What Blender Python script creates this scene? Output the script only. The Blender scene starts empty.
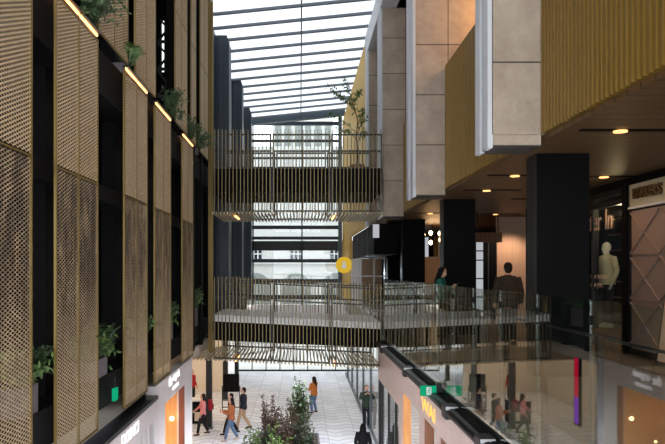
import bpy, bmesh, math, random
from mathutils import Vector, Matrix, Euler
random.seed(7)
SC = bpy.context.scene
COL = SC.collection
F = 700.0; VX, VY = 300.0, 270.0; EYE = 6.55
def X(px, Y): return (px - VX) / F * Y
def Z(py, Y): return EYE - (py - VY) / F * Y
R = math.radians

# ------------------------------------------------------------ materials
def lin(c):
    out = []
    for v in c:
        v /= 255.0
        out.append(v / 12.92 if v <= .04045 else ((v + .055) / 1.055) ** 2.4)
    return (*out, 1)
class NT:
    def __init__(s, name):
        s.m = bpy.data.materials.new(name); s.m.use_nodes = True
        s.t = s.m.node_tree; s.t.nodes.clear()
        s.out = s.n('ShaderNodeOutputMaterial')
    def n(s, typ, **kw):
        nd = s.t.nodes.new(typ)
        for k, v in kw.items():
            if k.startswith('i_'):
                nd.inputs[k[2:].replace('_', ' ')].default_value = v
            else: setattr(nd, k, v)
        return nd
    def l(s, a, b): s.t.links.new(a, b)
    def math(s, op, a, b=None, c=None):
        nd = s.n('ShaderNodeMath', operation=op)
        for i, v in enumerate((a, b, c)):
            if v is None: continue
            if isinstance(v, (int, float)): nd.inputs[i].default_value = v
            else: s.l(v, nd.inputs[i])
        return nd.outputs[0]
    def mix(s, fac, a, b):
        nd = s.n('ShaderNodeMix', data_type='RGBA')
        for sock, v in ((nd.inputs[0], fac), (nd.inputs[6], a), (nd.inputs[7], b)):
            if isinstance(v, (int, float, tuple)): sock.default_value = v
            else: s.l(v, sock)
        return nd.outputs[2]
    def pos(s):
        return s.n('ShaderNodeNewGeometry').outputs['Position']
    def sep(s, v):
        nd = s.n('ShaderNodeSeparateXYZ'); s.l(v, nd.inputs[0]); return nd.outputs
    def noise(s, scale, detail=4, vec=None, rough=.6):
        nd = s.n('ShaderNodeTexNoise'); nd.inputs['Scale'].default_value = scale
        nd.inputs['Detail'].default_value = detail; nd.inputs['Roughness'].default_value = rough
        s.l(vec if vec is not None else s.pos(), nd.inputs['Vector']); return nd.outputs['Fac']
    def ramp(s, fac, lo, hi):
        nd = s.n('ShaderNodeMapRange', clamp=True)
        s.l(fac, nd.inputs['Value']); nd.inputs['From Min'].default_value = lo; nd.inputs['From Max'].default_value = hi
        return nd.outputs[0]
    def principled(s, col, rough=.6, metal=0.0, bump=None, bstr=.2, bdist=.02, spec=.5):
        p = s.n('ShaderNodeBsdfPrincipled')
        if isinstance(col, tuple): p.inputs['Base Color'].default_value = col
        else: s.l(col, p.inputs['Base Color'])
        p.inputs['Roughness'].default_value = rough; p.inputs['Metallic'].default_value = metal
        p.inputs['Specular IOR Level'].default_value = spec
        if bump is not None:
            b = s.n('ShaderNodeBump'); b.inputs['Strength'].default_value = bstr; b.inputs['Distance'].default_value = bdist
            s.l(bump, b.inputs['Height']); s.l(b.outputs[0], p.inputs['Normal'])
        s.l(p.outputs[0], s.out.inputs[0]); return p
def simple(name, c, rough=.6, metal=0.0, var=.12, scale=6, spec=.5):
    t = NT(name); a = lin(c)
    if var:
        d = tuple(max(0, v * (1 - var)) for v in a[:3]) + (1,)
        u = tuple(min(1, v * (1 + var)) for v in a[:3]) + (1,)
        col = t.mix(t.noise(scale), d, u)
    else: col = a
    t.principled(col, rough, metal, spec=spec); return t.m
def emit(name, c, strength):
    t = NT(name); e = t.n('ShaderNodeEmission'); e.inputs[0].default_value = lin(c); e.inputs[1].default_value = strength
    t.l(e.outputs[0], t.out.inputs[0]); return t.m
def thin_glass(name, tint=(1, 1, 1, 1), rmul=1.0, rough=0.0, base=.04, haze=0.0):
    t = NT(name); g = t.n('ShaderNodeNewGeometry')
    d = t.n('ShaderNodeVectorMath', operation='DOT_PRODUCT'); t.l(g.outputs['Normal'], d.inputs[0]); t.l(g.outputs['Incoming'], d.inputs[1])
    c = t.math('ABSOLUTE', d.outputs['Value']); k = t.math('POWER', t.math('SUBTRACT', 1.0, c), 5.0)
    f = t.math('MINIMUM', t.math('MULTIPLY', t.math('MULTIPLY_ADD', k, 1 - base, base), rmul), 1.0)
    tr = t.n('ShaderNodeBsdfTransparent'); tr.inputs[0].default_value = tint
    gl = t.n('ShaderNodeBsdfGlossy'); gl.inputs['Roughness'].default_value = rough
    mx = t.n('ShaderNodeMixShader'); t.l(f, mx.inputs[0]); t.l(tr.outputs[0], mx.inputs[1]); t.l(gl.outputs[0], mx.inputs[2])
    t.l(mx.outputs[0], t.out.inputs[0]); return t.m

M = {}
def stone():
    t = NT('stone'); p = t.pos(); s = t.sep(p)
    n1 = t.noise(1.6, 6, rough=.7); n2 = t.noise(14, 5, rough=.7)
    c = t.mix(t.ramp(n1, .3, .7), lin((156, 138, 120)), lin((188, 170, 150)))
    c = t.mix(t.math('MULTIPLY', t.ramp(n2, .55, .75), .35), c, lin((118, 103, 92)))
    jz = t.math('LESS_THAN', t.math('FRACT', t.math('DIVIDE', t.math('SUBTRACT', s[2], 8.2 - 11.1), 1.11)), .018)
    jx = t.math('LESS_THAN', t.math('FRACT', t.math('DIVIDE', t.math('SUBTRACT', s[0], 3.27 - 6), 1.5)), .012)
    c = t.mix(t.math('MAXIMUM', jz, jx), c, lin((60, 52, 46)))
    t.principled(c, .75, bump=n2, bstr=.15); return t.m
M['stone'] = stone()
def paving():
    t = NT('paving'); s = t.sep(t.pos())
    w = t.math('PINGPONG', t.math('ADD', s[0], 20.0), .55)
    y = t.math('ADD', s[1], t.math('MULTIPLY', w, .75))
    row = t.math('DIVIDE', y, .62)
    ln = t.math('LESS_THAN', t.math('FRACT', row), .085)
    lx = t.math('LESS_THAN', t.math('FRACT', t.math('DIVIDE', s[0], 1.1)), .012)
    cv = t.n('ShaderNodeCombineXYZ'); t.l(t.math('FLOOR', row), cv.inputs[0]); t.l(t.math('FLOOR', t.math('DIVIDE', s[0], .55)), cv.inputs[1])
    wn = t.n('ShaderNodeTexWhiteNoise'); t.l(cv.outputs[0], wn.inputs['Vector'])
    c = t.mix(wn.outputs['Value'], lin((216, 218, 226)), lin((240, 241, 246)))
    c = t.mix(t.math('MULTIPLY', t.noise(1.2, 5), .3), c, lin((200, 201, 208)))
    c = t.mix(t.math('MULTIPLY', t.math('MAXIMUM', ln, lx), .8), c, lin((95, 97, 104)))
    t.principled(c, .5, spec=.3); return t.m
M['paving'] = paving()
def mesh_mat(name, stain):
    t = NT(name); n = t.noise(2.2, 6, rough=.7); n2 = t.noise(24, 3)
    c = t.mix(t.ramp(n2, .3, .7), lin((190, 166, 128)), lin((226, 202, 164)))
    if stain:
        mp = t.n('ShaderNodeMapping'); t.l(t.pos(), mp.inputs[0]); mp.inputs['Scale'].default_value = (1, 2.6, .9)
        n3 = t.noise(1.5, 8, mp.outputs[0], .75)
        z = t.sep(t.pos())[2]
        k = t.math('MULTIPLY', t.ramp(n3, .36, .56), t.ramp(z, 4.9, 6.6))
        c = t.mix(t.math('MULTIPLY', k, .8), c, lin((78, 60, 46)))
    t.principled(c, .5, .25); return t.m
M['mesh'] = mesh_mat('screen_metal', False); M['mesh_stained'] = mesh_mat('stained_screen_metal', True)
M['gold'] = simple('gold_frame', (132, 108, 54), .45, .4, .1)
M['bronze'] = simple('bronze_slat', (122, 106, 66), .4, .4, .15)
M['bronze_pale'] = simple('pale_batten', (196, 178, 140), .5, .1, .15)
M['black'] = simple('black_metal', (16, 17, 19), .42, .0, .2)
M['matte_black'] = simple('matte_black', (7, 7, 8), .75, .0, .2, spec=.15)
M['navy'] = simple('dark_blue_cladding', (43, 52, 62), .45, .2, .15, 1.5)
M['navy_edge'] = simple('blue_grey_cladding', (74, 88, 98), .4, .2, .1, 1.5)
M['grey_metal'] = simple('grey_metal', (96, 102, 108), .4, .5, .1)
M['white_trim'] = simple('white_trim', (205, 206, 208), .45, .0, .05)
M['white'] = simple('white_paint', (226, 226, 224), .5, 0, .05)
def mustard():
    t = NT('mustard_cladding'); n = t.noise(.8, 3)
    c = t.mix(n, lin((112, 84, 22)), lin((138, 105, 34)))
    t.principled(c, .42, .25); return t.m
M['mustard'] = mustard()
def mustard_lit():
    t = NT('lit_mustard_cladding'); t.principled(t.mix(t.noise(.8, 3), lin((206, 166, 72)), lin((226, 188, 98))), .45, .1); return t.m  # mustard cladding brightened: the daylight on the far wall is in this colour
M['mustard_lit'] = mustard_lit()
def soffit():
    t = NT('soffit_planks'); s = t.sep(t.pos())
    ln = t.math('LESS_THAN', t.math('FRACT', t.math('DIVIDE', s[1], .28)), .10)
    c = t.mix(t.noise(3, 4), lin((84, 60, 34)), lin((112, 82, 46)))
    c = t.mix(ln, c, lin((24, 18, 12))); t.principled(c, .5); return t.m
M['soffit'] = soffit()
M['deck'] = simple('deck_tiles', (104, 92, 80), .35, 0, .2, 2)
def pinkwall():
    t = NT('pink_wall'); s = t.sep(t.pos())
    ln = t.math('LESS_THAN', t.math('FRACT', t.math('DIVIDE', s[1], .62)), .012)
    c = t.mix(t.noise(2.5, 6), lin((206, 182, 170)), lin((228, 208, 197)))
    c = t.mix(t.math('MULTIPLY', ln, .6), c, lin((110, 92, 86))); t.principled(c, .45); return t.m
M['pinkwall'] = pinkwall()
def greywall():
    t = NT('pale_shopfront'); s = t.sep(t.pos())
    ln = t.math('LESS_THAN', t.math('FRACT', t.math('DIVIDE', s[1], .33)), .02)
    c = t.mix(t.noise(2.5, 6), lin((206, 198, 195)), lin((230, 223, 220)))
    c = t.mix(t.math('MULTIPLY', ln, .35), c, lin((140, 130, 130))); t.principled(c, .5); return t.m
M['greywall'] = greywall()
def wood(name, a, b, sc=(6, 6, .6), rough=.5):
    t = NT(name); mp = t.n('ShaderNodeMapping'); t.l(t.pos(), mp.inputs[0]); mp.inputs['Scale'].default_value = sc
    c = t.mix(t.ramp(t.noise(2.5, 5, mp.outputs[0]), .3, .7), lin(a), lin(b)); t.principled(c, rough); return t.m
M['wood'] = wood('warm_timber', (196, 136, 76), (226, 172, 108))
M['darkwood'] = wood('brown_reveal_tint', (98, 62, 40), (136, 92, 62))
M['redwood'] = wood('red_brown_timber', (104, 52, 32), (140, 76, 48))
M['basket'] = wood('woven_basket', (128, 92, 66), (176, 138, 104), (14, 14, 30))
M['cream'] = simple('cream_wall', (234, 222, 204), .6, 0, .06)
M['beige'] = wood('beige_panels', (196, 164, 140), (214, 184, 160), (8, 8, .3))
M['taupe'] = simple('taupe_panel', (150, 128, 116), .55, 0, .08, 3)
M['sign_panel'] = simple('sign_panel', (176, 172, 148), .5, 0, .1)
M['palewall'] = simple('pale_plaster', (208, 206, 206), .6, 0, .06)
M['glass_bal'] = thin_glass('balustrade_glass', (.90, .95, .92, 1), 1.15)
M['glass'] = thin_glass('clear_glass', (.93, .96, .96, 1), .8)
M['glass_dark'] = thin_glass('smoky_glass', (.8, .84, .82, 1), .8)
def roofglass(name, T):
    t = NT(name); n = t.noise(.5, 4)
    s = t.sep(t.pos())
    tr = t.n('ShaderNodeBsdfTransparent')
    t.l(t.mix(n, (T * .86, T * .88, T * .91, 1), (T, T * 1.01, T * 1.03, 1)), tr.inputs[0])
    gl = t.n('ShaderNodeBsdfDiffuse'); gl.inputs[0].default_value = (.5, .52, .55, 1)
    mx = t.n('ShaderNodeMixShader'); mx.inputs[0].default_value = .06
    t.l(tr.outputs[0], mx.inputs[1]); t.l(gl.outputs[0], mx.inputs[2]); t.l(mx.outputs[0], t.out.inputs[0]); return t.m
WORLD = 4.0
M['roof_fritted'] = roofglass('fritted_roof_glass', .66)
M['roof_dimmed'] = roofglass('dimmed_roof_glass', .44)  # unseen near roof, tinted darker to dim the daylight below
M['strip'] = emit('warm_light_strip', (255, 178, 112), 4)
M['lamp'] = emit('warm_lamp', (255, 214, 160), 14)
M['lamp_dim'] = emit('downlight_glow', (255, 190, 120), 2.2)
M['sign_white'] = emit('lit_white_letters', (255, 250, 255), 1.6)
M['sign_warm'] = emit('lit_warm_letters', (255, 196, 96), 1.5)
M['sign_green'] = emit('lit_green_sign', (20, 170, 120), .9)
M['sign_red'] = emit('lit_red_sign', (235, 20, 70), 1.6)
M['sign_violet'] = emit('lit_violet_sign', (150, 60, 220), 1.6)
M['glow_white'] = emit('self_lit_white', (235, 238, 245), .55)  # glowing white, also worn by parts that are no lamps
M['letter_dark'] = simple('bronze_letters', (82, 62, 30), .4, .4, .1)
M['letter_pink'] = simple('pale_pink_letters', (236, 196, 172), .5, 0, .05)
M['yellow_sign'] = emit('lit_yellow_sign', (240, 196, 60), .75)
def leafmat(name, a, b, c2=None):
    t = NT(name); n = t.noise(9, 2)
    c = t.mix(t.ramp(n, .35, .65), lin(a), lin(b)); t.principled(c, .45); return t.m
M['leaf'] = leafmat('green_leaves', (40, 62, 38), (86, 112, 66))
M['leaf_bright'] = leafmat('bright_leaves', (60, 92, 44), (118, 146, 78))
M['leaf_dark'] = leafmat('dark_leaves', (24, 36, 26), (58, 74, 50))
M['leaf_brown'] = leafmat('reddish_leaves', (70, 52, 46), (112, 92, 74))
M['bark'] = simple('bark', (84, 66, 50), .8, 0, .25, 20)
M['planter'] = simple('grey_planter', (104, 98, 104), .6, 0, .12)
M['soil'] = simple('soil', (52, 42, 34), .9, 0, .3, 20)
M['skin'] = simple('skin', (206, 160, 132), .55, 0, .05)
M['eye'] = simple('dark_eye', (28, 20, 18), .3, 0, 0)
M['lips'] = simple('lips', (164, 96, 86), .5, 0, 0)
M['ext'] = simple('white_render', (168, 168, 165), .7, 0, .08, 2)
M['ext_arch'] = simple('grey_arch', (112, 116, 112), .7, 0, .08, 2)
M['ext_win'] = simple('dark_window', (40, 46, 54), .2, 0, .1)
M['ext_brown'] = simple('brown_awning', (150, 110, 84), .7, 0, .1)
M['ext_ground'] = simple('pale_street', (190, 186, 182), .7, 0, .08)
_cloth = {}
def cloth(c):
    if c not in _cloth: _cloth[c] = simple('cloth_%d' % len(_cloth), c, .8, 0, .14, 14, .2)
    return _cloth[c]

# ------------------------------------------------------------ mesh helpers
class MB:
    def __init__(s): s.v = []; s.f = []; s.mi = []; s.cur = 0
    def add(s, vs, fs):
        o = len(s.v); s.v += [tuple(v) for v in vs]; s.f += [tuple(i + o for i in f) for f in fs]; s.mi += [s.cur] * len(fs); return s
    def box(s, x0, x1, y0, y1, z0, z1):
        v = [(x0, y0, z0), (x1, y0, z0), (x1, y1, z0), (x0, y1, z0), (x0, y0, z1), (x1, y0, z1), (x1, y1, z1), (x0, y1, z1)]
        return s.add(v, [(3, 2, 1, 0), (4, 5, 6, 7), (0, 1, 5, 4), (1, 2, 6, 5), (2, 3, 7, 6), (3, 0, 4, 7)])
    def hexa(s, b, t):
        return s.add(list(b) + list(t), [(3, 2, 1, 0), (4, 5, 6, 7), (0, 1, 5, 4), (1, 2, 6, 5), (2, 3, 7, 6), (3, 0, 4, 7)])
    def bar(s, p, q, w, h=None, up=(0, 0, 1)):
        p, q = Vector(p), Vector(q); d = (q - p).normalized(); h = h or w
        u = Vector(up)
        if abs(d.dot(u)) > .98: u = Vector((0, 1, 0))
        a = d.cross(u).normalized() * w / 2; b = a.cross(d).normalized() * h / 2
        return s.hexa([p - a - b, p + a - b, p + a + b, p - a + b], [q - a - b, q + a - b, q + a + b, q - a + b])
    def tube(s, pts, rad, n=10, cap=True, sq=None):
        pts = [Vector(p) for p in pts]
        if isinstance(rad, (int, float)): rad = [rad] * len(pts)
        o = len(s.v); prev = None
        for i, p in enumerate(pts):
            a = pts[max(0, i - 1)]; b = pts[min(len(pts) - 1, i + 1)]; d = (b - a).normalized()
            if prev is None:
                r = Vector((1, 0, 0)) if abs(d.x) < .9 else Vector((0, 1, 0)); u = (r - d * r.dot(d)).normalized()
            else: u = (prev - d * prev.dot(d)).normalized()
            prev = u; w = d.cross(u); rr = rad[i]
            ra, rb = rr if isinstance(rr, tuple) else (rr, rr)
            for k in range(n):
                t = 2 * math.pi * k / n; s.v.append(tuple(p + u * ra * math.cos(t) + w * rb * math.sin(t)))
        for i in range(len(pts) - 1):
            for k in range(n):
                a = o + i * n + k; b = o + i * n + (k + 1) % n
                s.f.append((a, b, b + n, a + n)); s.mi.append(s.cur)
        if cap:
            s.f.append(tuple(o + k for k in reversed(range(n)))); s.f.append(tuple(o + (len(pts) - 1) * n + k for k in range(n))); s.mi += [s.cur] * 2
        return s
    def ell(s, c, r, n=12, m=8, rot=None):
        c = Vector(c); vs = []; fs = []
        for i in range(1, m):
            a = math.pi * i / m
            for k in range(n):
                t = 2 * math.pi * k / n
                v = Vector((r[0] * math.sin(a) * math.cos(t), r[1] * math.sin(a) * math.sin(t), r[2] * math.cos(a)))
                if rot: v = rot @ v
                vs.append(c + v)
        tp = Vector((0, 0, r[2])); bt = -tp
        if rot: tp = rot @ tp; bt = rot @ bt
        vs += [c + tp, c + bt]; T = len(vs) - 2; B = T + 1
        for i in range(m - 2):
            for k in range(n):
                fs.append((i * n + k, (i + 1) * n + k, (i + 1) * n + (k + 1) % n, i * n + (k + 1) % n))
        for k in range(n):
            fs.append((T, k, (k + 1) % n)); fs.append((B, (m - 2) * n + (k + 1) % n, (m - 2) * n + k))
        return s.add(vs, fs)
    def leaf(s, p, d, nrm, L, W):
        p = Vector(p); d = Vector(d).normalized(); w = d.cross(Vector(nrm))
        if w.length < 1e-3: w = d.cross(Vector((1, .3, 0)))
        w.normalize(); u = w.cross(d)
        a = p + d * L * .45 + u * L * .05
        return s.add([p, a + w * W / 2 + u * W * .15, p + d * L - u * L * .08, a - w * W / 2 + u * W * .15, a - u * W * .05], [(0, 4, 1), (1, 4, 2), (0, 3, 4), (3, 2, 4)])
    def build(s, name, mat, parent=None, smooth=False, loc=None, bevel=0):
        me = bpy.data.meshes.new(name); me.from_pydata(s.v, [], s.f)
        for m in (mat if isinstance(mat, list) else [mat]): me.materials.append(m)
        if isinstance(mat, list): me.polygons.foreach_set('material_index', s.mi)
        if smooth: me.polygons.foreach_set('use_smooth', [True] * len(me.polygons))
        me.update()
        o = bpy.data.objects.new(name, me); COL.objects.link(o)
        if parent: o.parent = parent
        if loc: o.location = loc
        if bevel:
            b = o.modifiers.new('bevel', 'BEVEL'); b.width = bevel; b.segments = 2; b.limit_method = 'ANGLE'
        return o
def tag(o, label, cat, group=None, kind=None):
    o['label'] = label; o['category'] = cat
    if group: o['group'] = group
    if kind: o['kind'] = kind
    return o
def thing(name, label, cat, loc=(0, 0, 0), rz=0, group=None):
    o = bpy.data.objects.new(name, None); COL.objects.link(o); o.location = loc; o.rotation_euler = (0, 0, rz)
    o.empty_display_size = .2
    return tag(o, label, cat, group)
def struct(o): o['kind'] = 'structure'; return o
def bx(*a): return MB().box(*a)
def holes_wall(u0, u1, v0, v1, holes, put):
    us = sorted({u0, u1, *[h[0] for h in holes], *[h[1] for h in holes]}); vs = sorted({v0, v1, *[h[2] for h in holes], *[h[3] for h in holes]})
    us = [u for u in us if u0 <= u <= u1]; vs = [v for v in vs if v0 <= v <= v1]
    for a, b in zip(us, us[1:]):
        run = None
        for c, d in zip(vs, vs[1:]):
            m = ((a + b) / 2, (c + d) / 2)
            if any(h[0] < m[0] < h[1] and h[2] < m[1] < h[3] for h in holes):
                if run: put(a, b, *run); run = None
            else: run = (run[0], d) if run else (c, d)
        if run: put(a, b, *run)
def bake(o):
    dg = bpy.context.evaluated_depsgraph_get(); dg.update()
    me = bpy.data.meshes.new_from_object(o.evaluated_get(dg)); return me
def text_obj(name, body, W, H, loc, rz, mat, parent=None, ext=.02, shear=0, bold=0):
    cu = bpy.data.curves.new('txt', 'FONT'); cu.body = body; cu.size = 1; cu.extrude = 0.02; cu.align_x = 'LEFT'; cu.shear = shear; cu.offset = bold
    t = bpy.data.objects.new('txt', cu); COL.objects.link(t)
    me = bake(t); bpy.data.objects.remove(t); bpy.data.curves.remove(cu)
    xs = [v.co.x for v in me.vertices]; ys = [v.co.y for v in me.vertices]
    cx, cy = (min(xs) + max(xs)) / 2, (min(ys) + max(ys)) / 2; sx, sy = W / (max(xs) - min(xs)), H / (max(ys) - min(ys))
    for v in me.vertices: v.co = ((v.co.x - cx) * sx, (v.co.y - cy) * sy, v.co.z / .02 * ext)
    me.materials.clear(); me.materials.append(mat); me.name = name
    o = bpy.data.objects.new(name, me); COL.objects.link(o); o.location = loc; o.rotation_euler = (R(90), 0, rz)
    if parent: o.parent = parent
    return o
def light(kind, loc, energy, col=(255, 255, 255), size=.2, rot=(0, 0, 0), size_y=None, spot=None, blend=.6):
    d = bpy.data.lights.new('lamp_or_fill_light', kind); d.energy = energy; d.color = lin(col)[:3]
    if kind == 'AREA':
        d.size = size
        if size_y: d.shape = 'RECTANGLE'; d.size_y = size_y
    else: d.shadow_soft_size = size
    if kind == 'SPOT': d.spot_size = R(spot or 90); d.spot_blend = blend
    o = bpy.data.objects.new('lamp_or_fill_light', d); COL.objects.link(o); o.location = loc; o.rotation_euler = rot; return o

# ------------------------------------------------------------ camera, world
cam = bpy.data.cameras.new('camera'); co = bpy.data.objects.new('camera', cam); COL.objects.link(co)
co.location = (0, 0, EYE); co.rotation_euler = (R(90), 0, 0)
cam.sensor_fit = 'HORIZONTAL'; cam.sensor_width = 36; cam.lens = F / 665 * 36
cam.shift_x = (332.5 - VX) / 665; cam.shift_y = (VY - 222) / 665; cam.clip_end = 300; cam.clip_start = .05
SC.camera = co
w = bpy.data.worlds.new('sky'); SC.world = w; w.use_nodes = True; wt = w.node_tree; wt.nodes.clear()
bg = wt.nodes.new('ShaderNodeBackground'); wo = wt.nodes.new('ShaderNodeOutputWorld'); tc = wt.nodes.new('ShaderNodeTexCoord')
ns = wt.nodes.new('ShaderNodeTexNoise'); ns.inputs['Scale'].default_value = 2.0; rp = wt.nodes.new('ShaderNodeValToRGB')
rp.color_ramp.elements[0].color = (.80, .86, .92, 1); rp.color_ramp.elements[1].color = (.98, .99, 1, 1)
rp.color_ramp.elements[0].position = .3; rp.color_ramp.elements[1].position = .7
wt.links.new(tc.outputs['Generated'], ns.inputs['Vector']); wt.links.new(ns.outputs['Fac'], rp.inputs[0]); wt.links.new(rp.outputs[0], bg.inputs[0])
bg.inputs[1].default_value = WORLD; wt.links.new(bg.outputs[0], wo.inputs[0])
SC.view_settings.view_transform = 'Standard'; SC.view_settings.look = 'None'; SC.view_settings.exposure = 0; SC.view_settings.gamma = 1
SC.view_settings.use_curve_mapping = False

# ============================================================ SETTING
XL, XR = -2.9, 2.52
struct(bx(-10, 10, -6, 46, -.2, 0).build('floor', M['paving']))
struct(bx(-40, 40, 46, 90, -.25, -.02).build('floor_street', M['ext_ground']))

# --- glazed roof
roof = struct(MB().hexa([(-3.3, 22.3, 15.22), (6.4, 22.3, 16.19), (6.4, 40.3, 16.19), (-3.3, 40.3, 15.22)],
                        [(-3.3, 22.3, 15.24), (6.4, 22.3, 16.21), (6.4, 40.3, 16.21), (-3.3, 40.3, 15.24)]).build('ceiling', M['roof_fritted']))
MB().hexa([(-3.3, -6, 15.22), (6.4, -6, 16.19), (6.4, 22.3, 16.19), (-3.3, 22.3, 15.22)],
          [(-3.3, -6, 15.24), (6.4, -6, 16.21), (6.4, 22.3, 16.21), (-3.3, 22.3, 15.24)]).build('dimmed_near_glazing', M['roof_dimmed'], roof)  # glazing out of view, darkened to dim the near walls
for k in range(-14, 12):
    Y = 24.96 + 1.35 * k
    m = MB(); zc = lambda x: 15.47 + .1 * x
    for dy in (-.045, .045):
        m.hexa([(-3.3, Y + dy - .012, zc(-3.3) - .05), (6.3, Y + dy - .012, zc(6.3) - .05), (6.3, Y + dy + .012, zc(6.3) - .05), (-3.3, Y + dy + .012, zc(-3.3) - .05)],
               [(-3.3, Y + dy - .012, zc(-3.3) + .04), (6.3, Y + dy - .012, zc(6.3) + .04), (6.3, Y + dy + .012, zc(6.3) + .04), (-3.3, Y + dy + .012, zc(-3.3) + .04)])
    m.build('roof_beam', M['grey_metal'], roof)
MB().bar((.05, -6, 15.42), (.05, 40.3, 15.42), .05, .06).build('purlin', M['grey_metal'], roof)
MB().hexa([(-3.3, 40.2, 14.86), (2.6, 40.2, 15.46), (2.6, 40.6, 15.46), (-3.3, 40.6, 14.86)],
          [(-3.3, 40.2, 15.2), (2.6, 40.2, 15.82), (2.6, 40.6, 15.82), (-3.3, 40.6, 15.2)]).build('end_beam', M['navy_edge'], roof)
bx(2.2, 2.42, 40.25, 40.5, 4.95, 15.4).build('end_post', M['navy_edge'], roof)

# --- far end glazed wall
far = struct(MB().build('wall_far', M['black'])) if False else None
m = MB()
YE = 41.0
for y0, y1, th in ((121.5, 125, .2), (139.5, 142, .15), (157, 159, .15), (225.5, 229, .25), (236.5, 239.5, .25), (259, 262.5, .25), (279, 283, .3), (295, 299.5, .3)):
    m.box(-3.1, 2.45, YE, YE + th, Z(y1, YE), Z(y0, YE))
far = struct(m.build('wall_far', M['navy']))
bx(-3.1, 2.45, YE + .02, YE + .25, Z(250.5, YE), Z(241, YE)).build('spandrel', M['black'], far)
for px in (253, 302, 340):
    bx(X(px, YE) - .04, X(px, YE) + .04, YE + .02, YE + .12, 4.5, 15.2).build('mullion', M['navy'], far)
bx(-3.1, 2.45, YE + .1, YE + .12, 4.5, 15.3).build('glazing', M['glass'], far)
# doors below at street level
m = MB()
YD = 45.3
for k in range(9):
    x = -4 + k * .9; m.box(x - .03, x + .03, YD, YD + .08, 0, 2.4)
m.box(-4, 3.2, YD, YD + .1, 2.3, 2.5); m.box(-4, 3.2, YD, YD + .1, 1.55, 1.6); m.box(-4, 3.2, YD, YD + .1, 0, .1)
dr = struct(m.build('door_1', M['black'])); bx(-4, 3.2, YD + .03, YD + .05, .1, 2.3).build('glazing', M['glass'], dr)
struct(bx(-10, 10, YD, YD + .3, 2.5, 4.3).build('trim_1', M['palewall']))

# --- building across the street
b = thing('building', 'white rendered building with arched openings seen through the far glass wall', 'building', (0, 62, 0))
bx(-22, 22, 0, 8, 3.4, 17.5).build('wall', M['ext'], b)
bx(-22, 22, -.05, 8, 0, 3.3).build('shopfront_wall', M['ext'], b)
for k in range(-3, 4):
    cx = X(296, 62) + k * 3.55
    w_ = MB().box(cx - .5, cx + .5, -.06, .05, Z(259, 62) - 0, Z(249, 62)); win = w_.build('window', M['ext_win'], b)
    m = MB()
    for dx in (-.18, .18): m.box(cx + dx - .03, cx + dx + .03, -.1, -.05, Z(259, 62), Z(249, 62))
    m.box(cx - .5, cx + .5, -.1, -.05, Z(254.3, 62), Z(253.6, 62)); m.build('glazing_bar', M['white'], win)
    a = MB(); n = 16; rr = 1.25; zc_ = Z(287, 62)
    ring = [(cx - rr, 3.5)] + [(cx + rr * math.cos(math.pi - math.pi * i / n), zc_ + rr * math.sin(math.pi * i / n)) for i in range(n + 1)] + [(cx + rr, 3.5)]
    vs = [(p[0], -.03, p[1]) for p in ring] + [(p[0], .1, p[1]) for p in ring]; L = len(ring)
    a.add(vs, [tuple(range(L)), tuple(reversed(range(L, 2 * L)))] + [(i, (i + 1) % L, L + (i + 1) % L, L + i) for i in range(L)]).build('arch', M['ext_arch'], b)
    bx(cx - 1.2, cx + .9, -.5, -.05, 2.2, 2.6).build('awning', M['ext_brown'], b)
    bx(cx - 1.1, cx + .2, -.1, -.04, .4, 1.9).build('shop_window', M['ext_brown'], b)
bx(-22, 22, -.25, 0, Z(264, 62), Z(261, 62)).build('cornice', M['ext'], b)
for k in range(-14, 15): pass
# pale low building beyond
b2 = thing('building', 'pale office block top rising behind the far end of the glazed roof', 'building', (0, 80, 0))
bx(X(273, 80), X(333, 80), 0, 6, 0, Z(118, 80)).build('wall', M['ext'], b2)
m = MB()
for i in range(6): m.box(X(275 + i * 10, 80), X(281 + i * 10, 80), -.05, .02, Z(150, 80), Z(122, 80))
m.build('window_strip', M['ext_arch'], b2)

# --- left building
sl = struct(bx(-10, -3.0, 1, 24.6, 4.45, 4.92).build('trim_2', M['matte_black']))
struct(bx(-10, -3.0, 1, 24.6, 9.2, 9.86).build('trim_3', M['matte_black']))
struct(bx(-10, -3.2, 1, 24.6, 15.3, 15.6).build('trim_4', M['matte_black']))
struct(bx(-10.3, -10, -6, 46, 0, 16).build('wall_left', M['matte_black']))
m = MB()
YW = 24.5
hl = [(X(104.2, YW), X(110, YW), Z(260, YW), Z(236, YW)), (X(104.2, YW), X(110, YW), Z(286, YW), Z(264.5, YW)),
      (X(174.5, YW), X(177.5, YW), Z(290, YW), Z(250, YW)), (X(161, YW), X(164, YW), Z(72, YW), Z(8, YW)), (X(168.6, YW), X(171, YW), Z(66, YW), Z(4, YW))]
holes_wall(-10, -3.15, 4.92, 16, hl, lambda a, b_, c, d: m.box(a, b_, YW, YW + .2, c, d))
wl = struct(m.build('wall_left_end', M['matte_black']))
for i, h in enumerate(hl):
    bx(h[0], h[1], YW + .08, YW + .1, h[2], h[3]).build('pane', M['glass_dark'], wl)
m = MB()
for k in range(4):
    z0 = 12.6 + k * .95
    m.bar((-4.95, YW - .1, z0), (-4.3, YW - .1, z0 + .9), .07); m.bar((-4.3, YW - .16, z0), (-4.95, YW - .16, z0 + .9), .07); m.box(-4.95, -4.3, YW - .2, YW - .1, z0 - .06, z0 + .04)
m.build('cross_bracing', M['black'], wl)
# horizontal steel behind the screens
struct(bx(-3.25, -3.05, 4, 19.2, 7.62, 7.86).build('trim_5', M['matte_black']))
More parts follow.
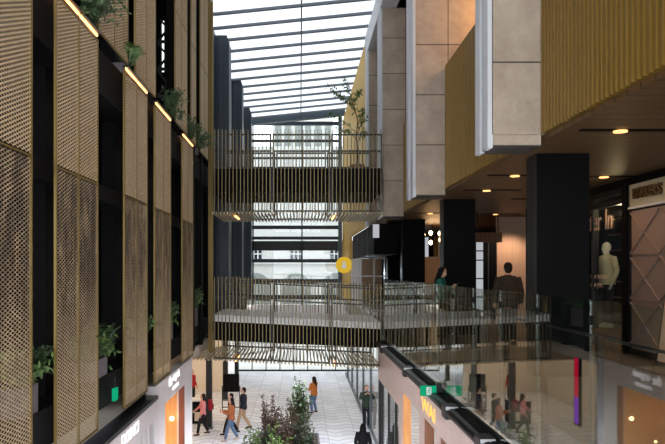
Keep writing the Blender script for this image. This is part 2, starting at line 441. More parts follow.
# ground floor shopfront wall left
m = MB()
WX0, WX1 = -3.05, -2.85
winL = [(12.55, 12.72, .6, 3.55), (12.95, 13.1, .6, 3.6), (13.3, 13.72, .6, 3.62), (14.8, 17.35, 0, 3.72)]
holes_wall(3.0, 13.85, 0, 4.0, winL, lambda a, b_, c, d: m.box(WX0, WX1, a, b_, c, d))
holes_wall(13.85, 18.5, 0, 4.24, winL, lambda a, b_, c, d: m.box(WX0, WX1, a, b_, c, d))
ws = struct(m.build('wall_left_shopfront', M['greywall']))
m = MB()
for h in winL[:3]: m.box(-2.98, -2.94, h[0], h[1], h[2], h[3])
struct(m.build('window_1', M['ext_win']))
struct(bx(-3.1, -2.8, 3, 13.85, 4.0, 4.07).build('trim_6', M['black']))
struct(bx(-3.9, -3.8, 3, 13.85, 4.0, 4.45).build('wall_left_recess', M['palewall']))
# shop interior
sh = struct(bx(-8, -2.86, 17.4, 17.55, 0, 3.9).build('wall_left_shop_side', M['wood']))
bx(-3.0, -2.86, 17.3, 17.4, 0, 3.72).build('edge_board', M['redwood'], sh)
struct(bx(-8.1, -8, 5, 18, 0, 4.2).build('wall_left_shop_back', M['cream']))
struct(bx(-8, -3.06, 3, 17.4, 3.85, 3.98).build('ceiling_left_shop', M['cream']))
# left arcade beyond the shop
struct(bx(-8.1, -8, 18.5, 45, 0, 4.2).build('wall_left_arcade', M['cream']))
struct(bx(-8, -3.05, 18.5, 45, 4.0, 4.3).build('ceiling_left_arcade', M['cream']))
struct(bx(-10, -3.1, 24.75, 41, 4.32, 4.92).build('trim_7', M['matte_black']))
struct(bx(-3.3, -3.12, 24.8, 41, 4.92, 15.25).build('wall_left_clad', M['navy']))
struct(bx(-8, -3.9, 38, 38.2, 0, 4.0).build('wall_left_cross', M['cream']))

# --- right building
struct(bx(2.6, 9.8, -5, 45, 4.5, 4.95).build('floor_deck', M['deck']))
struct(bx(9.8, 10.1, -6, 46, 0, 16.3).build('wall_right', M['matte_black']))
struct(bx(3.28, 9.8, 1, 44, 8.30, 8.36).build('ceiling_right', M['soffit']))
struct(bx(6.4, 6.6, -5, 44, 8.5, 16.2).build('wall_right_upper', M['stone']))
m = MB(); PX = 2.42
ops = [(14.2, 16.5, 0, 3.68), (12.5, 13.66, 0, 3.68), (10.9, 12.1, 0, 3.68), (9.3, 10.5, 0, 3.68), (7.2, 8.8, 0, 3.68), (17.1, 21.7, 0, 3.2)]
holes_wall(3.0, 21.7, 0, 4.28, ops, lambda a, b_, c, d: m.box(PX, PX + .2, a, b_, c, d))
wr = struct(m.build('wall_right_fascia', M['pinkwall']))
bx(PX + .0, 2.62, 3.0, 21.7, 4.28, 4.39).build('coping', M['matte_black'], wr)
bx(PX + .01, PX + .19, 16.46, 16.5, 0, 3.68).build('reveal_tint', M['wood'], wr)  # warm light on the far reveal, put in as an orange sheet
for i, (a, b_) in enumerate(((13.62, 13.66), (12.06, 12.1), (10.46, 10.5))): bx(PX + .01, PX + .19, a, b_, 0, 3.68).build('reveal_tint', M['darkwood'], wr)
struct(bx(4.6, 4.7, 6, 21.6, 0, 4.3).build('wall_right_shop_back', M['palewall']))
struct(bx(2.9, 4.6, 6, 21.6, 4.2, 4.4).build('ceiling_right_shop', M['palewall']))
# glass under the fascia and beyond
m = MB()
for Y in (17.12, 18.6, 20.1, 21.6): m.box(PX + .1, PX + .18, Y - .03, Y + .03, 0, 3.2)
m.box(PX + .1, PX + .18, 17.1, 21.6, 3.14, 3.2)
w2 = struct(m.build('window_2', M['black'])); bx(PX + .13, PX + .145, 17.1, 21.6, 0, 3.15).build('pane', M['glass'], w2)
m = MB()
for Y in (21.8, 25, 28.4, 31.8, 35.2, 38.6, 42): m.box(2.83, 2.93, Y - .05, Y + .05, 0, 4.1)
m.box(2.83, 2.93, 21.8, 44, 4.0, 4.5); m.box(2.83, 2.93, 21.8, 44, 0, .12)
w3 = struct(m.build('window_3', M['grey_metal'])); bx(2.87, 2.89, 21.8, 44, .12, 4.0).build('pane', M['glass'], w3)
bx(2.78, 2.98, 24.6, 24.9, 0, 4.1).build('door_frame', M['black'], w3)
struct(bx(6.4, 6.5, 21.7, 44, 0, 4.5).build('wall_right_arcade', M['palewall']))
struct(bx(2.95, 6.4, 21.7, 44, 4.2, 4.4).build('ceiling_right_arcade', M['palewall']))

# stone piers (fins) on the right
FINS = [(9.33, .66, 'nearest and widest', 16.2), (15.5, .95, 'second', 16.2), (21.75, .85, 'third', 14.7), (25.95, .85, 'farthest', 14.7)]
for i, (Y, dp, nm, top) in enumerate(FINS):
    lab = ['broad stone clad pier hanging over the near black column', 'stone clad pier above the middle black column', 'stone clad pier where the two footbridges meet the right side', 'narrow far stone clad pier beside the mustard wall and small tree'][i]
    f = thing('stone_pier', lab, 'pier', (XR, Y, 8.2), 0, 'stone piers along the right side')
    h = 14.69 - 8.2
    bx(.04, 3.85, 0, dp, .16, h).build('stone_cladding', M['stone'], f)
    bx(.02, .7, .02, dp - .02, 0, .16).build('base_block', M['stone'], f)
    bx(-.02, .05, 0, dp * .36, -.02, h).build('edge_trim', M['white_trim'], f)
    bx(-.02, .05, dp * .62, dp, -.02, h).build('edge_trim', M['white_trim'], f)
    bx(.02, .05, dp * .36, dp * .62, 0, h).build('groove', M['grey_metal'], f)
fb = bx(2.5, 3.3, 9.3, 27, 14.7, 15.5).build('trim_8', M['white_trim']); struct(fb)
bx(3.0, 6.4, 15.5, 27, 14.7, 15.2).build('slab', M['stone'], fb)

# mustard corrugated boxes
def corrugated(y0, y1, z0, z1, x, pitch=.115, dep=.035):
    m = MB(); pr = []; y = y0
    while y < y1:
        pr += [(y, 0), (y + pitch * .45, 0), (y + pitch * .55, dep), (y + pitch * .95, dep)]; y += pitch
    pr = [(min(a, y1), b_) for a, b_ in pr] + [(y1, 0)]
    vs = []
    for a, b_ in pr: vs += [(x + b_, a, z0), (x + b_, a, z1), (x + .12, a, z0), (x + .12, a, z1)]
    fs = []
    for i in range(len(pr) - 1):
        o = i * 4; fs += [(o, o + 4, o + 5, o + 1), (o + 2, o + 3, o + 7, o + 6), (o, o + 2, o + 6, o + 4), (o + 1, o + 5, o + 7, o + 3)]
    e = (len(pr) - 1) * 4; fs += [(0, 1, 3, 2), (e, e + 2, e + 3, e + 1)]
    return m.add(vs, fs)
for i, (y0, y1) in enumerate(((1.0, 9.3), (10.05, 15.45), (16.5, 21.7), (22.7, 25.9))):
    lab = ['large mustard corrugated metal box overhead at right, nearest one', 'mustard corrugated metal box between the nearest and second stone piers', 'narrow sliver of mustard corrugated box behind the second stone pier', 'mustard corrugated metal box behind the third stone pier'][i]
    t = thing('cladding_box', lab, 'cladding', (3.2, y0, 8.36), 0, 'mustard boxes between the stone piers')
    corrugated(0, y1 - y0, 0, 2.7, 0).build('corrugated_face', M['mustard'], t)
    bx(.13, 3.0, 0, y1 - y0, .16, 2.68).build('body', M['mustard'], t)
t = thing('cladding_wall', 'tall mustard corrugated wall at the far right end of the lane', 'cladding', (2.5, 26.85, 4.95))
corrugated(8.4, 14.4, 0, 10.35, 0, .3, .06).build('corrugated_face', M['mustard_lit'], t)
corrugated(0, 8.4, 3.27, 10.35, 0, .3, .06).build('corrugated_face', M['mustard_lit'], t)

# black columns on the deck
for i, (Y, w_, d_) in enumerate(((10.5, .78, .5), (17.3, .77, .5), (24.3, .78, .5), (29.2, .6, .5))):
    lab = ['massive black column nearest the camera on the right walkway', 'black column beside the woman in green on the right walkway', 'third black column along the right walkway beyond the footbridge', 'farthest black column beside the white display frame'][i]
    t = thing('column', lab, 'column', (3.56, Y, 4.95), 0, 'black columns on the right walkway')
    bx(0, w_, 0, d_, 0, 3.41).build('shaft', M['matte_black'], t)
    bx(-.01, .0, .03, d_ - .03, 0, 3.41).build('lit_side', M['grey_metal' if i == 3 else 'black'], t)  # lighter sheet: light on the lane side is put into its colour

# ============================================================ LEFT SCREENS
def screen_mesh(W, H, p=.1175, s=.047, swa=.0035, swb=.0035, dp=.003):
    m = MB(); nj = int(round(W / (p / 2))); nk = int(round(H / (s / 2))); dy = W / nj; dz = H / nk
    vs = m.v; fs = m.f
    for k in range(nk):
        zb = (k + .5) * dz
        for j in range(nj):
            up = (j + k) % 2 == 0; sw = swa if up else swb
            o = len(vs)
            for z, y in ((zb - dz / 2 if up else zb + dz / 2, j * dy), (zb + dz / 2 if up else zb - dz / 2, (j + 1) * dy)):
                vs += [(dp, y, z - sw - .002), (dp + .003, y, z - sw + .002), (-dp + .003, y, z + sw + .002), (-dp, y, z + sw - .002)]
            for q in range(4): fs.append((o + q, o + (q + 1) % 4, o + 4 + (q + 1) % 4, o + 4 + q))
    m.mi = [0] * len(fs)
    return m
PW = 1.74; HW = PW / 2 - .045
_sheets = {}
def sheet(H, mat, parent, y, z):
    key = (round(H, 3), mat)
    if key not in _sheets:
        o = screen_mesh(HW, H, swa=.0075 if mat == 'mesh' else .0055, swb=.0006 if mat == 'mesh' else .0055).build('mesh_sheet', M[mat], parent); _sheets[key] = o.data
    else:
        o = bpy.data.objects.new('mesh_sheet', _sheets[key]); COL.objects.link(o); o.parent = parent
    o.location = (0, y, z); return o
low_lab = ['diamond mesh facade screen cut by the left edge of the photo', 'full width diamond mesh facade screen second from the left edge', 'diamond mesh facade screen just right of the large fern gap',
           'narrow looking diamond mesh facade screen fourth from the left edge', 'farthest lower diamond mesh facade screen nearest the footbridges']
for i, Y in enumerate((5.83, 8.3, 11.54, 13.95, 17.2)):
    t = thing('facade_screen', low_lab[i], 'screen', (XL, Y, 4.25), 0, 'lower facade screens on the left')
    f = MB()
    for y in (0, PW / 2 - .0175, PW - .035): f.box(-.02, .012, y, y + .03, 0, 5.6)
    for z in (0, 3.52, 5.57): f.box(-.02, .008, 0, PW, z, z + .022)
    f.build('frame', M['gold'], t)
    for y in (.04, PW / 2 + .005):
        sheet(3.46, 'mesh_stained', t, y + .003, .04); sheet(2.0, 'mesh', t, y + .003, 3.56)
        bx(.0, .022, y + .03, y + HW - .03, 5.625, 5.66).build('light_strip', M['strip'], t)
        bx(-.04, .05, y + .01, y + HW - .01, 5.665, 5.69).build('strip_cover', M['black'], t)
up_lab = ['upper mesh facade screen beside the hanging plant at top left', 'upper mesh facade screen second from left along the top', 'upper mesh facade screen just right of the bright braced slits',
          'thin upper mesh facade screen fourth along the top', 'farthest upper mesh facade screen next to the upper footbridge']
for i, (Y, wd) in enumerate(((10.05, 1), (12.3, 1), (16.24, 1), (18.6, .62), (20.3, 1))):
    t = thing('facade_screen', up_lab[i], 'screen', (XL, Y, 10.0), 0, 'upper facade screens on the left')
    w_ = PW if wd == 1 else HW + .08
    f = MB()
    ys = (0, PW / 2 - .0175, PW - .035) if wd == 1 else (0, w_ - .035)
    for y in ys: f.box(-.02, .012, y, y + .03, 0, 5.2)
    for z in (0, 2.6, 5.17): f.box(-.02, .008, 0, w_, z, z + .022)
    f.build('frame', M['gold'], t)
    for y in ((.04, PW / 2 + .005) if wd == 1 else (.04,)):
        sheet(2.56, 'mesh', t, y + .003, .03); sheet(2.53, 'mesh', t, y + .003, 2.64)
# dark steel posts behind the gaps
for i, px in enumerate((54.5, 123.5, 154, 181.5)):
    ya, yb = 3.3 * F / (VX - px + 9 - i), 3.3 * F / (VX - px + .5)
    t = tag(bx(-3.55, -3.3, ya, yb, 4.92, 15.3).build('steel_post', M['matte_black']), ['black steel post behind the gap left of the second facade screen', 'black steel post behind the large fern gap', 'black steel post left of the fourth facade screen', 'black steel post left of the farthest lower screen'][i], 'post', 'steel posts behind the screens')
for i, (Y, yw) in enumerate(((19.3, .35), (21.0, .3))):
    tag(bx(-3.3, -2.95, Y, Y + yw, 4.3, 15.2).build('steel_post', M['matte_black']), ['black steel post right after the last lower facade screen', 'black steel post closest to the footbridges on the left'][i], 'post', 'steel posts behind the screens')
tag(bx(-2.95, -2.8, 22.5, 22.6, 3.9, 15.2).build('corner_post', M['gold']), 'slim gold corner post at the left ends of both footbridges', 'post')
# gold panels inside the level one gap
for i, px in enumerate((105, 115.7)):
    Y = 16; x0 = X(px, Y); x1 = X(px + (5 if i == 0 else 1.8), Y)
    tag(bx(x0, x1, Y, Y + .05, Z(166, Y) - .1, 9.2).build('gold_panel', M['gold']), ['wide hanging gold panel deep inside the fern gap', 'thin hanging gold panel deep inside the fern gap'][i], 'panel', 'gold panels inside the left building')

# ============================================================ BRIDGES
def bridge(name, label, zf, white, xl=-2.64):
    t = thing(name, label, 'footbridge', (0, 21.2, 0))
    x0, x1 = xl, 2.5
    def slab(mb, xa, xb, ya, yb, dz0, dz1):
        mb.hexa([(xa, ya, zf(xa) + dz0), (xb, ya, zf(xb) + dz0), (xb, yb, zf(xb) + dz0), (xa, yb, zf(xa) + dz0)],
                [(xa, ya, zf(xa) + dz1), (xb, ya, zf(xb) + dz1), (xb, yb, zf(xb) + dz1), (xa, yb, zf(xa) + dz1)])
        return mb
    if white:
        slab(MB(), x0, x1, .1, 3.4, -.2, 0).build('deck', M['white'], t)
        slab(MB(), x0, x1, .14, 3.36, -.78, -.2).build('beam', M['matte_black'], t)
    else:
        slab(MB(), x0, x1, .1, 3.4, -.73, 0).build('beam', M['matte_black'], t)
        slab(MB(), x0, x1, .15, 3.35, 0, .03).build('deck', M['deck'], t)
    n = 46; pitch = (x1 - x0) / n
    bays = [(0, 16), (16, 32), (32, 46)]
    for ys in (0.0, 3.5):
        for a, b_ in bays:
            m = MB()
            for k in range(a, b_):
                x = x0 + (k + .5) * pitch
                m.box(x - .011, x + .011, ys - .03, ys + .03, zf(x) - 1.36, zf(x) + 1.16)
            m.build('slat_screen', M['bronze'], t)
            xa, xb = x0 + a * pitch + .015, x0 + b_ * pitch - .015
            m = MB(); yr = ys + (.06 if ys == 0 else -.06)
            for dz in (1.02, .52, -1.3): slab(m, xa, xb, yr - .02, yr + .02, dz - .025, dz + .025)
            for xx in (xa, xb - .04):
                m.box(xx, xx + .04, yr - .025, yr + .025, zf(xx) - 1.32, zf(xx) + 1.04)
            m.build('rail_frame', M['black'], t)
    m = MB(); k = 0; x = x0 - (.7 if white else 0)
    while x < x1:
        m.box(x - .016, x + .016, 0, 3.5, zf(x) - 1.40, zf(x) - 1.33); x += pitch
    m.build('underside_battens', M['bronze_pale'], t)
    for xx in (-2.0, 1.05):
        bx(xx - .03, xx + .03, .4, 1.7, zf(xx) - 1.44, zf(xx) - 1.41).build('light_strip', M['strip'], t)
    return t
bridge('footbridge', 'upper footbridge with bronze slats and a black beam across the lane', lambda x: 9.64, False)
bridge('footbridge', 'lower footbridge with bronze slats and a white deck edge', lambda x: 4.95 + .24 * (2.5 - x) / 5.14, True)

# dark clad bays on the left beyond the bridges
for i, Y in enumerate((26.0, 31.9, 37.7)):
    t = thing('clad_bay', ['dark blue clad bay on the left just beyond the footbridges', 'middle dark blue clad bay on the far left', 'farthest dark blue clad bay next to the glass end wall'][i], 'bay', (-3.12, Y, 4.92), 0, 'dark clad bays on the far left')
    c = MB(); pr = [(0, 0), (.48, 0), (.48, 10.1), (.40, 10.35), (0, 10.35)]
    vs = [(a, 0, z) for a, z in pr] + [(a, .9, z) for a, z in pr]; c.add(vs, [(0, 1, 2, 3, 4), (9, 8, 7, 6, 5)] + [(i_, 5 + i_, 5 + (i_ + 1) % 5, (i_ + 1) % 5) for i_ in range(5)])
    c.build('body', M['navy'], t)
    bx(.465, .50, -.02, .08, 0, 10.1).build('edge_trim', M['navy_edge'], t)
    bx(.16, .175, -.01, 0, 0, 10.2).build('seam', M['navy_edge'], t)

# ============================================================ BALUSTRADE, TRACK, SIGNS on the right
t = thing('glass_balustrade', 'long glass balustrade along the edge of the right walkway', 'balustrade', (2.5, 3, 4.4))
ys = [3.3 + 1.36 * k for k in range(14)]
for k in range(13):
    bx(-.006, .006, ys[k] + .005 - 3, ys[k + 1] - .005 - 3, 0, 1.89).build('pane', M['glass_bal'], t)
    p = MB().box(.05, .1, ys[k + 1] - .03 - 3, ys[k + 1] + .03 - 3, .15, 1.58); pp = p.build('post', M['matte_black'], t)
    bx(-.012, .02, ys[k + 1] - .02 - 3, ys[k + 1] + .02 - 3, 1.68, 1.76).build('clamp', M['matte_black'], pp)
MB().tube([(.16, .3, 1.55), (.16, 17.9, 1.55)], .014, 8).build('handrail', M['black'], t)
t = thing('light_track', 'black tubular light track below the glass balustrade', 'lighting', (2.38, 3, 4.30))
MB().tube([(0, 0, 0), (0, 18.2, 0)], .085, 12).build('tube', M['black'], t, True)
for Y in (9.0, 11.1, 15.5, 19.9):
    h = bx(-.11, .1, Y - 3.15, Y - 2.85, -.1, .12).build('spotlight', M['black'], t, bevel=.02)
    bx(-.1, .09, Y - 3.16, Y - 3.15, .06, .11).build('lit_edge', M['white_trim'], h)  # white strip stands for light caught on the spotlight head
# exit sign
t = thing('exit_sign', 'green running person exit sign above the warm lit wall letters', 'sign', (2.28, 12.4, 4.41))
bx(-.15, .15, -.02, .02, -.09, .09).build('sign_box', M['sign_green'], t, bevel=.006)
bx(.13, .22, -.06, .08, -.16, .14).build('bracket', M['black'], t)
m = MB().box(-.045, .045, -.026, -.021, -.07, .07); m.build('door_pictogram', M['white'], t)
m = MB().ell((.012, -.028, .045), (.013, .003, .013)); m.bar((.006, -.029, .03), (-.01, -.029, -.005), .018, .006); m.bar((-.01, -.029, -.005), (.018, -.029, -.03), .011, .006); m.bar((.018, -.029, -.03), (.012, -.029, -.06), .011, .006); m.bar((-.01, -.029, -.005), (-.03, -.029, -.045), .011, .006); m.bar((.004, -.029, .022), (.03, -.029, .008), .009, .006); m.bar((.004, -.029, .022), (-.026, -.029, .012), .009, .006)
m.build('running_figure', M['sign_green'], t)
tag(text_obj('wall_lettering', 'WAI', 1.35, .26, (PX - .01, 13.2, 3.93), R(-90), M['sign_warm'], ext=.005), 'warm glowing letters on the pink wall below the exit sign', 'sign')
t = thing('shop_lettering', 'glowing white capital letters on the pale shopfront at lower left', 'sign', (-2.84, 11.75, 3.81))
text_obj('letters', 'DOINCI', 1.15, .19, (0, 0, 0), R(90), M['sign_white'], t, ext=.005)
t = thing('shop_lettering', 'two lines of glowing white letters above the orange shop opening', 'sign', (-2.84, 15.85, 4.12))
text_obj('letters', 'the', .38, .22, (0, -.48, 0), R(90), M['sign_white'], t, ext=.005)
text_obj('letters', 'organic', .86, .22, (0, .25, 0), R(90), M['sign_white'], t, ext=.005)
text_obj('letters', 'COSMETIC', .8, .08, (0, .15, -.22), R(90), M['sign_white'], t, ext=.005)

# right walkway shops
t = thing('shop_window', 'dark shop window with a mannequin and pale lettering on the right', 'window', (6.3, 15.0, 4.95))
m = MB()
for y in (-1.65, .0, 1.5): m.box(-.04, .08, y - .05, y + .05, 0, 3.2)
for z in (.22, 2.94, 3.15): m.box(-.04, .08, -1.65, 1.5, z - .05, z + .05)
m.build('frame', M['black'], t)
bx(.0, .012, -1.6, 1.45, .27, 3.1).build('pane', M['glass_dark'], t)
text_obj('lettering', 'Better In', 1.75, .42, (-.015, -.02, 2.64), R(-90), M['letter_pink'], t, ext=.003)
text_obj('lettering', 'new season\nnew you', .75, .3, (-.015, -.25, 1.35), R(-90), M['letter_pink'], t, ext=.003)
bx(-.03, 1.0, -1.6, 1.45, 0, .36).build('display_plinth', M['darkwood'], t)
bx(1.0, 1.05, -1.6, 3, 0, 3.4).build('backdrop', M['matte_black'], t)
for k in range(7): bx(.9, .99, -1.5, 1.4, .6 + k * .36, .63 + k * .36).build('shelf', M['darkwood'], t)
# mannequin built with the people below
t = thing('shop_hoarding', 'taupe hoarding with raised diagonal ribs right of the shop window', 'hoarding', (6.3, 13.33, 4.95))
bx(0, .08, -4.5, 0, .12, 2.72).build('panel', M['taupe'], t)
m = MB()
for k in range(4):
    y = -k * 1.1; 
    for z in (.2, 1.05, 1.9):
        m.bar((-.015, y, z), (-.015, y - 1.1, z + .8), .02, .04, (1, 0, 0)); m.bar((-.015, y, z + .8), (-.015, y - 1.1, z), .02, .04, (1, 0, 0))
        m.bar((-.012, y, z), (-.012, y - 1.1, z), .018, .03, (1, 0, 0))
m.build('ribs', M['taupe'], t)
bx(-.03, .1, -4.5, 0, 0, .12).build('skirting', M['black'], t)
t = thing('shop_sign', 'pale fascia sign with bronze capital letters above the taupe hoarding', 'sign', (6.26, 12.95, 7.95))
bx(0, .08, -2.6, .38, -.21, .21).build('panel', M['sign_panel'], t)
text_obj('letters', 'BARKERS', 1.0, .2, (-.03, -.38, .02), R(-90), M['letter_dark'], t, ext=.03, bold=.015)
bx(-.02, .06, -2.6, .38, -.25, -.21).build('edge_trim', M['white_trim'], t)
struct(bx(6.25, 6.45, 8, 16.5, 8.16, 8.36).build('trim_9', M['matte_black']))
struct(bx(6.2, 6.4, 13.34, 13.5, 4.95, 8.2).build('trim_10', M['matte_black']))
struct(bx(6.45, 6.6, 16.5, 20, 4.95, 8.36).build('wall_right_shop', M['matte_black']))
t = thing('sandwich_board', 'pale sandwich board with black frame at the right edge of the photo', 'sign', (6.0, 11.72, 4.95))
MB().hexa([(-.02, -.55, .08), (.02, -.55, .08), (.02, 0, .08), (-.02, 0, .08)], [(.13, -.55, 1.28), (.17, -.55, 1.28), (.17, 0, 1.28), (.13, 0, 1.28)]).build('board', M['letter_pink'], t)
m = MB(); 
for y in (-.57, .02): m.bar((-.02, y, 0), (.16, y, 1.3), .035); m.bar((.2, y, 1.3), (.24, y, 0), .03)
m.bar((.155, -.57, 1.3), (.155, .02, 1.3), .035); m.build('frame', M['black'], t)

# soffit downlights
dl = [(4.0, 8.74), (3.96, 12.9), (5.67, 13.06), (4.08, 15.3), (4.0, 21.5), (6.1, 21.8), (5.7, 17.2), (5.6, 9.6)]
dlab = ['recessed downlight overhead at right beneath the nearest mustard box', 'downlight between the near column and nearest stone pier', 'downlight above the shop window right of the near column', 'downlight left of the near column under the second mustard box',
        'downlight beside the third black column', 'downlight in front of the beige wall', 'downlight in the soffit above the man in brown', 'downlight in the soffit over the taupe hoarding']
for i, (x, y) in enumerate(dl):
    t = thing('downlight', dlab[i], 'light', (x, y, 8.30), 0, 'downlights in the walkway soffit')
    bx(-.5, .75, -.06, .06, -.012, 0).build('slot', M['matte_black'], t)
    MB().tube([(0, 0, -.03), (0, 0, -.012)], .085, 16).build('lens', M['lamp_dim'], t)
    light('SPOT', (x, y, 8.25), 9, (255, 196, 130), .06, spot=110)

light('SPOT', (X(515, 22.2), 22.2, 8.2), 160, (255, 214, 180), .1, spot=120)
light('AREA', (5.4, 12.4, 8.22), 14, (255, 210, 170), .3, size_y=3)  # fill added to brighten the hoarding, without a fitting
light('POINT', (4.6, 14.6, 12.3), 120, (255, 190, 120), .3)
# walkway back area
struct(bx(X(497, 23), X(533, 23), 23, 23.15, 4.95, 8.36).build('wall_right_beige', M['beige']))
t = thing('entrance_doors', 'dark entrance doors with a reflection drawn as a bright strip behind the man in brown', 'door', (X(475, 22.8), 22.8, 4.95))
bx(0, .7, 0, .06, 0, 2.9).build('leaf', M['matte_black'], t)
bx(.04, .26, -.015, 0, .1, 2.6).build('reflection_strip', M['glow_white'], t)  # reflection on the doors, drawn as a self-lit strip
for z in (.7, 1.3, 1.9, 2.2): bx(.04, .26, -.03, -.015, z, z + .04).build('glazing_bar', M['black'], t)
bx(.42, .45, -.02, 0, .1, 2.7).build('edge_strip', M['navy_edge'], t)
t = thing('hanging_sign', 'brown timber box sign hanging between the two walkway columns', 'sign', (X(475, 21), 21, Z(242, 21)))
bx(0, .82, 0, .25, 0, .29).build('box', M['darkwood'], t)
for x in (.1, .72): MB().tube([(x, .12, .29), (x, .12, 8.36 - Z(242, 21))], .015, 6).build('rod', M['black'], t)
struct(bx(2.45, 9.8, 44, 44.2, 4.95, 8.4).build('wall_right_far', M['beige']))
t = thing('partition', 'pale pink low partition behind the woman in green', 'partition', (X(423, 30), 30, 4.95))
bx(0, 1.0, 0, .1, 0, 2.12).build('panel', M['beige'], t); bx(-.02, 1.02, -.02, .12, 2.12, 2.16).build('cap', M['white_trim'], t)
for i, (a, b_, mt) in enumerate(((425, 428.5, 'glow_white'), (429, 433.5, 'matte_black'), (434.5, 438, 'mustard'), (438.3, 440, 'white'))):
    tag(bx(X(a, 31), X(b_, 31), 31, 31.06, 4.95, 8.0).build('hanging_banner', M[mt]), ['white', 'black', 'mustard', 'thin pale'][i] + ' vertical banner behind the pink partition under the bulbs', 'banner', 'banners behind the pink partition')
t = thing('chandelier', 'cluster of warm bare bulbs glowing beyond the middle black column', 'light', (X(432, 27), 27, 8.36))
MB().tube([(0, 0, 0), (0, 0, -.25)], .02, 8).build('stem', M['black'], t)
bx(-.42, .42, -.03, .03, -.28, -.24).build('bar', M['black'], t)
for dx, dz in ((-.33, -.45), (-.05, -.38), (.3, -.4), (-.05, -.75), (.33, -.65)):
    bb = MB().tube([(dx, 0, -.26), (dx, 0, dz + .05)], .008, 6).build('cord', M['black'], t)
    MB().ell((dx, 0, dz), (.07, .07, .09)).build('bulb', M['lamp'], bb, True)
light('POINT', (X(432, 27), 26.7, 7.5), 40, (255, 200, 140), .2)

# bulkhead, display frame and round sign beyond the bridge
t = thing('shop_bulkhead', 'black shop bulkhead above the white display frame', 'bulkhead', (2.66, 25.2, 7.12))
bx(0, .9, 0, 10.02, 0, 1.1).build('body', M['matte_black'], t)
for y in (2.4, 4.8, 7.2): bx(-.01, 0, y, y + .04, 0, 1.1).build('seam', M['grey_metal'], t)
t = thing('display_frame', 'white gridded display frame with glass at the far end of the walkway', 'display', (2.5, 28.7, 4.95))
m = MB(); H = 2.1
for x in (0, .53, 1.07):
    m.box(x - .025, x + .025, -.025, .025, 0, H)
for z in (.35, .85, 1.35, 2.08): m.box(-.02, 1.09, -.025, .025, z - .025, z + .025); m.box(-.025, .025, 0, 5.3, z - .025, z + .025)
for y in (1.3, 2.6, 3.9, 5.3): m.box(-.025, .025, y - .025, y + .025, 0, H)
m.build('frame', M['white'], t)
bx(.0, 1.07, .03, .04, 0, H).build('pane', M['glass'], t)
bx(-.0, .01, .05, 5.25, 0, H).build('side_panel', M['palewall'], t)
struct(bx(4.2, 4.3, 25, 36, 4.95, 8.36).build('wall_right_black_shop', M['matte_black']))
t = thing('round_sign', 'round yellow hanging sign with white mark in front of the mustard wall', 'sign', (X(344, 34), 34, Z(265, 34)))
MB().tube([(0, -.03, 0), (0, .03, 0)], .40, 28).build('disc', M['yellow_sign'], t)
m = MB().ell((0, -.035, .1), (.07, .01, .08)); m.ell((0, -.035, -.07), (.11, .01, .1)); m.build('mark', M['glow_white'], t)  # mark given its own glow so it reads bright
bx(.38, .5, -.02, .02, -.04, .04).build('bracket', M['white_trim'], t)
t = thing('blade_sign', 'small white blade sign under the third stone pier', 'sign', (X(376, 25), 25, Z(231, 25)))
bx(-.11, .11, -.03, .03, -.24, .24).build('panel', M['glow_white'], t); MB().tube([(.05, 0, .24), (.05, 0, .55)], .012, 6).build('rod', M['black'], t)
light('POINT', (3.0, 31, 6.4), 45, (236, 240, 255), .2)  # fill added to brighten the inside of the display frame
# glass screen beyond bridge on the deck
t = thing('glass_screen', 'low pale glass screen on the walkway beyond the lower footbridge', 'screen', (2.75, 27.0, 4.95))
bx(0, 1.6, 0, .02, 0, 1.15).build('pane', M['glass'], t)
bx(0, 1.6, -.01, .03, 0, .06).build('shoe', M['white_trim'], t)

# ============================================================ GROUND FLOOR THINGS
for i, (x, Y) in enumerate(((-3.75, 28.9), (-3.75, 35.2), (-3.75, 41.5))):
    t = thing('arcade_column', ['black column nearest on the left of the lane floor', 'black column behind the black sign stand on the left', 'farthest black column on the left of the lane floor'][i], 'column', (x, Y, 0), 0, 'black columns at lane level')
    bx(-.12, .12, -.12, .12, 0, 4.0).build('shaft', M['black'], t); bx(-.15, .15, -.15, .15, 0, .08).build('base_plate', M['grey_metal'], t)
t = thing('sign_stand', 'black square sign stand on legs left of the walking people', 'sign', (X(231, 32.3), 32.3, 0))
bx(-.38, .38, -.05, .05, .92, 1.76).build('board', M['matte_black'], t, bevel=.06)
for x in (-.4, .4): bx(x - .02, x + .02, -.03, .03, 0, 1.2).build('leg', M['black'], t)
bx(-.4, .4, -.03, .03, .2, .24).build('crossbar', M['black'], t)
t = thing('counter', 'black shop counter with a pale wood inset behind the woman in pink', 'counter', (X(197, 29.8), 29.8, 0))
bx(-.45, .45, 0, .7, 0, .95).build('body', M['matte_black'], t); bx(-.48, .48, -.03, .73, .95, 1.0).build('top', M['white_trim'], t); bx(-.1, .3, -.012, 0, .12, .5).build('inset', M['cream'], t)
for i in range(4):
    x, z = (-3.15, 2.9) if i < 2 else (-3.28, 2.55); z -= (i % 2) * (.75 if i < 2 else .55)
    t = thing('globe_lamp', ['upper bright globe lamp in the orange shop opening', 'lower bright globe lamp in the orange shop opening', 'small upper globe lamp deeper in the orange shop', 'small lower globe lamp deeper in the orange shop'][i], 'light', (x, 17.2 if i < 2 else 16.3, z), 0, 'globe lamps in the orange shop')
    r = .055 if i < 2 else .035
    MB().ell((0, 0, 0), (r, r, r)).build('globe', M['lamp'], t, True)
    MB().tube([(0, .0, 0), (0, .2 if i < 2 else .15, .0)], .01, 6).build('arm', M['gold'], t)
light('AREA', (-5, 15.8, 3.8), 110, (255, 190, 120), 2.2)
light('AREA', (-5.2, 24, 3.95), 70, (255, 222, 184), 2.5, size_y=6)
light('AREA', (-5.6, 33, 3.95), 150, (255, 226, 192), 2.5, size_y=8)
light('AREA', (3.8, 15, 4.15), 110, (255, 214, 170), 1.0, size_y=8)
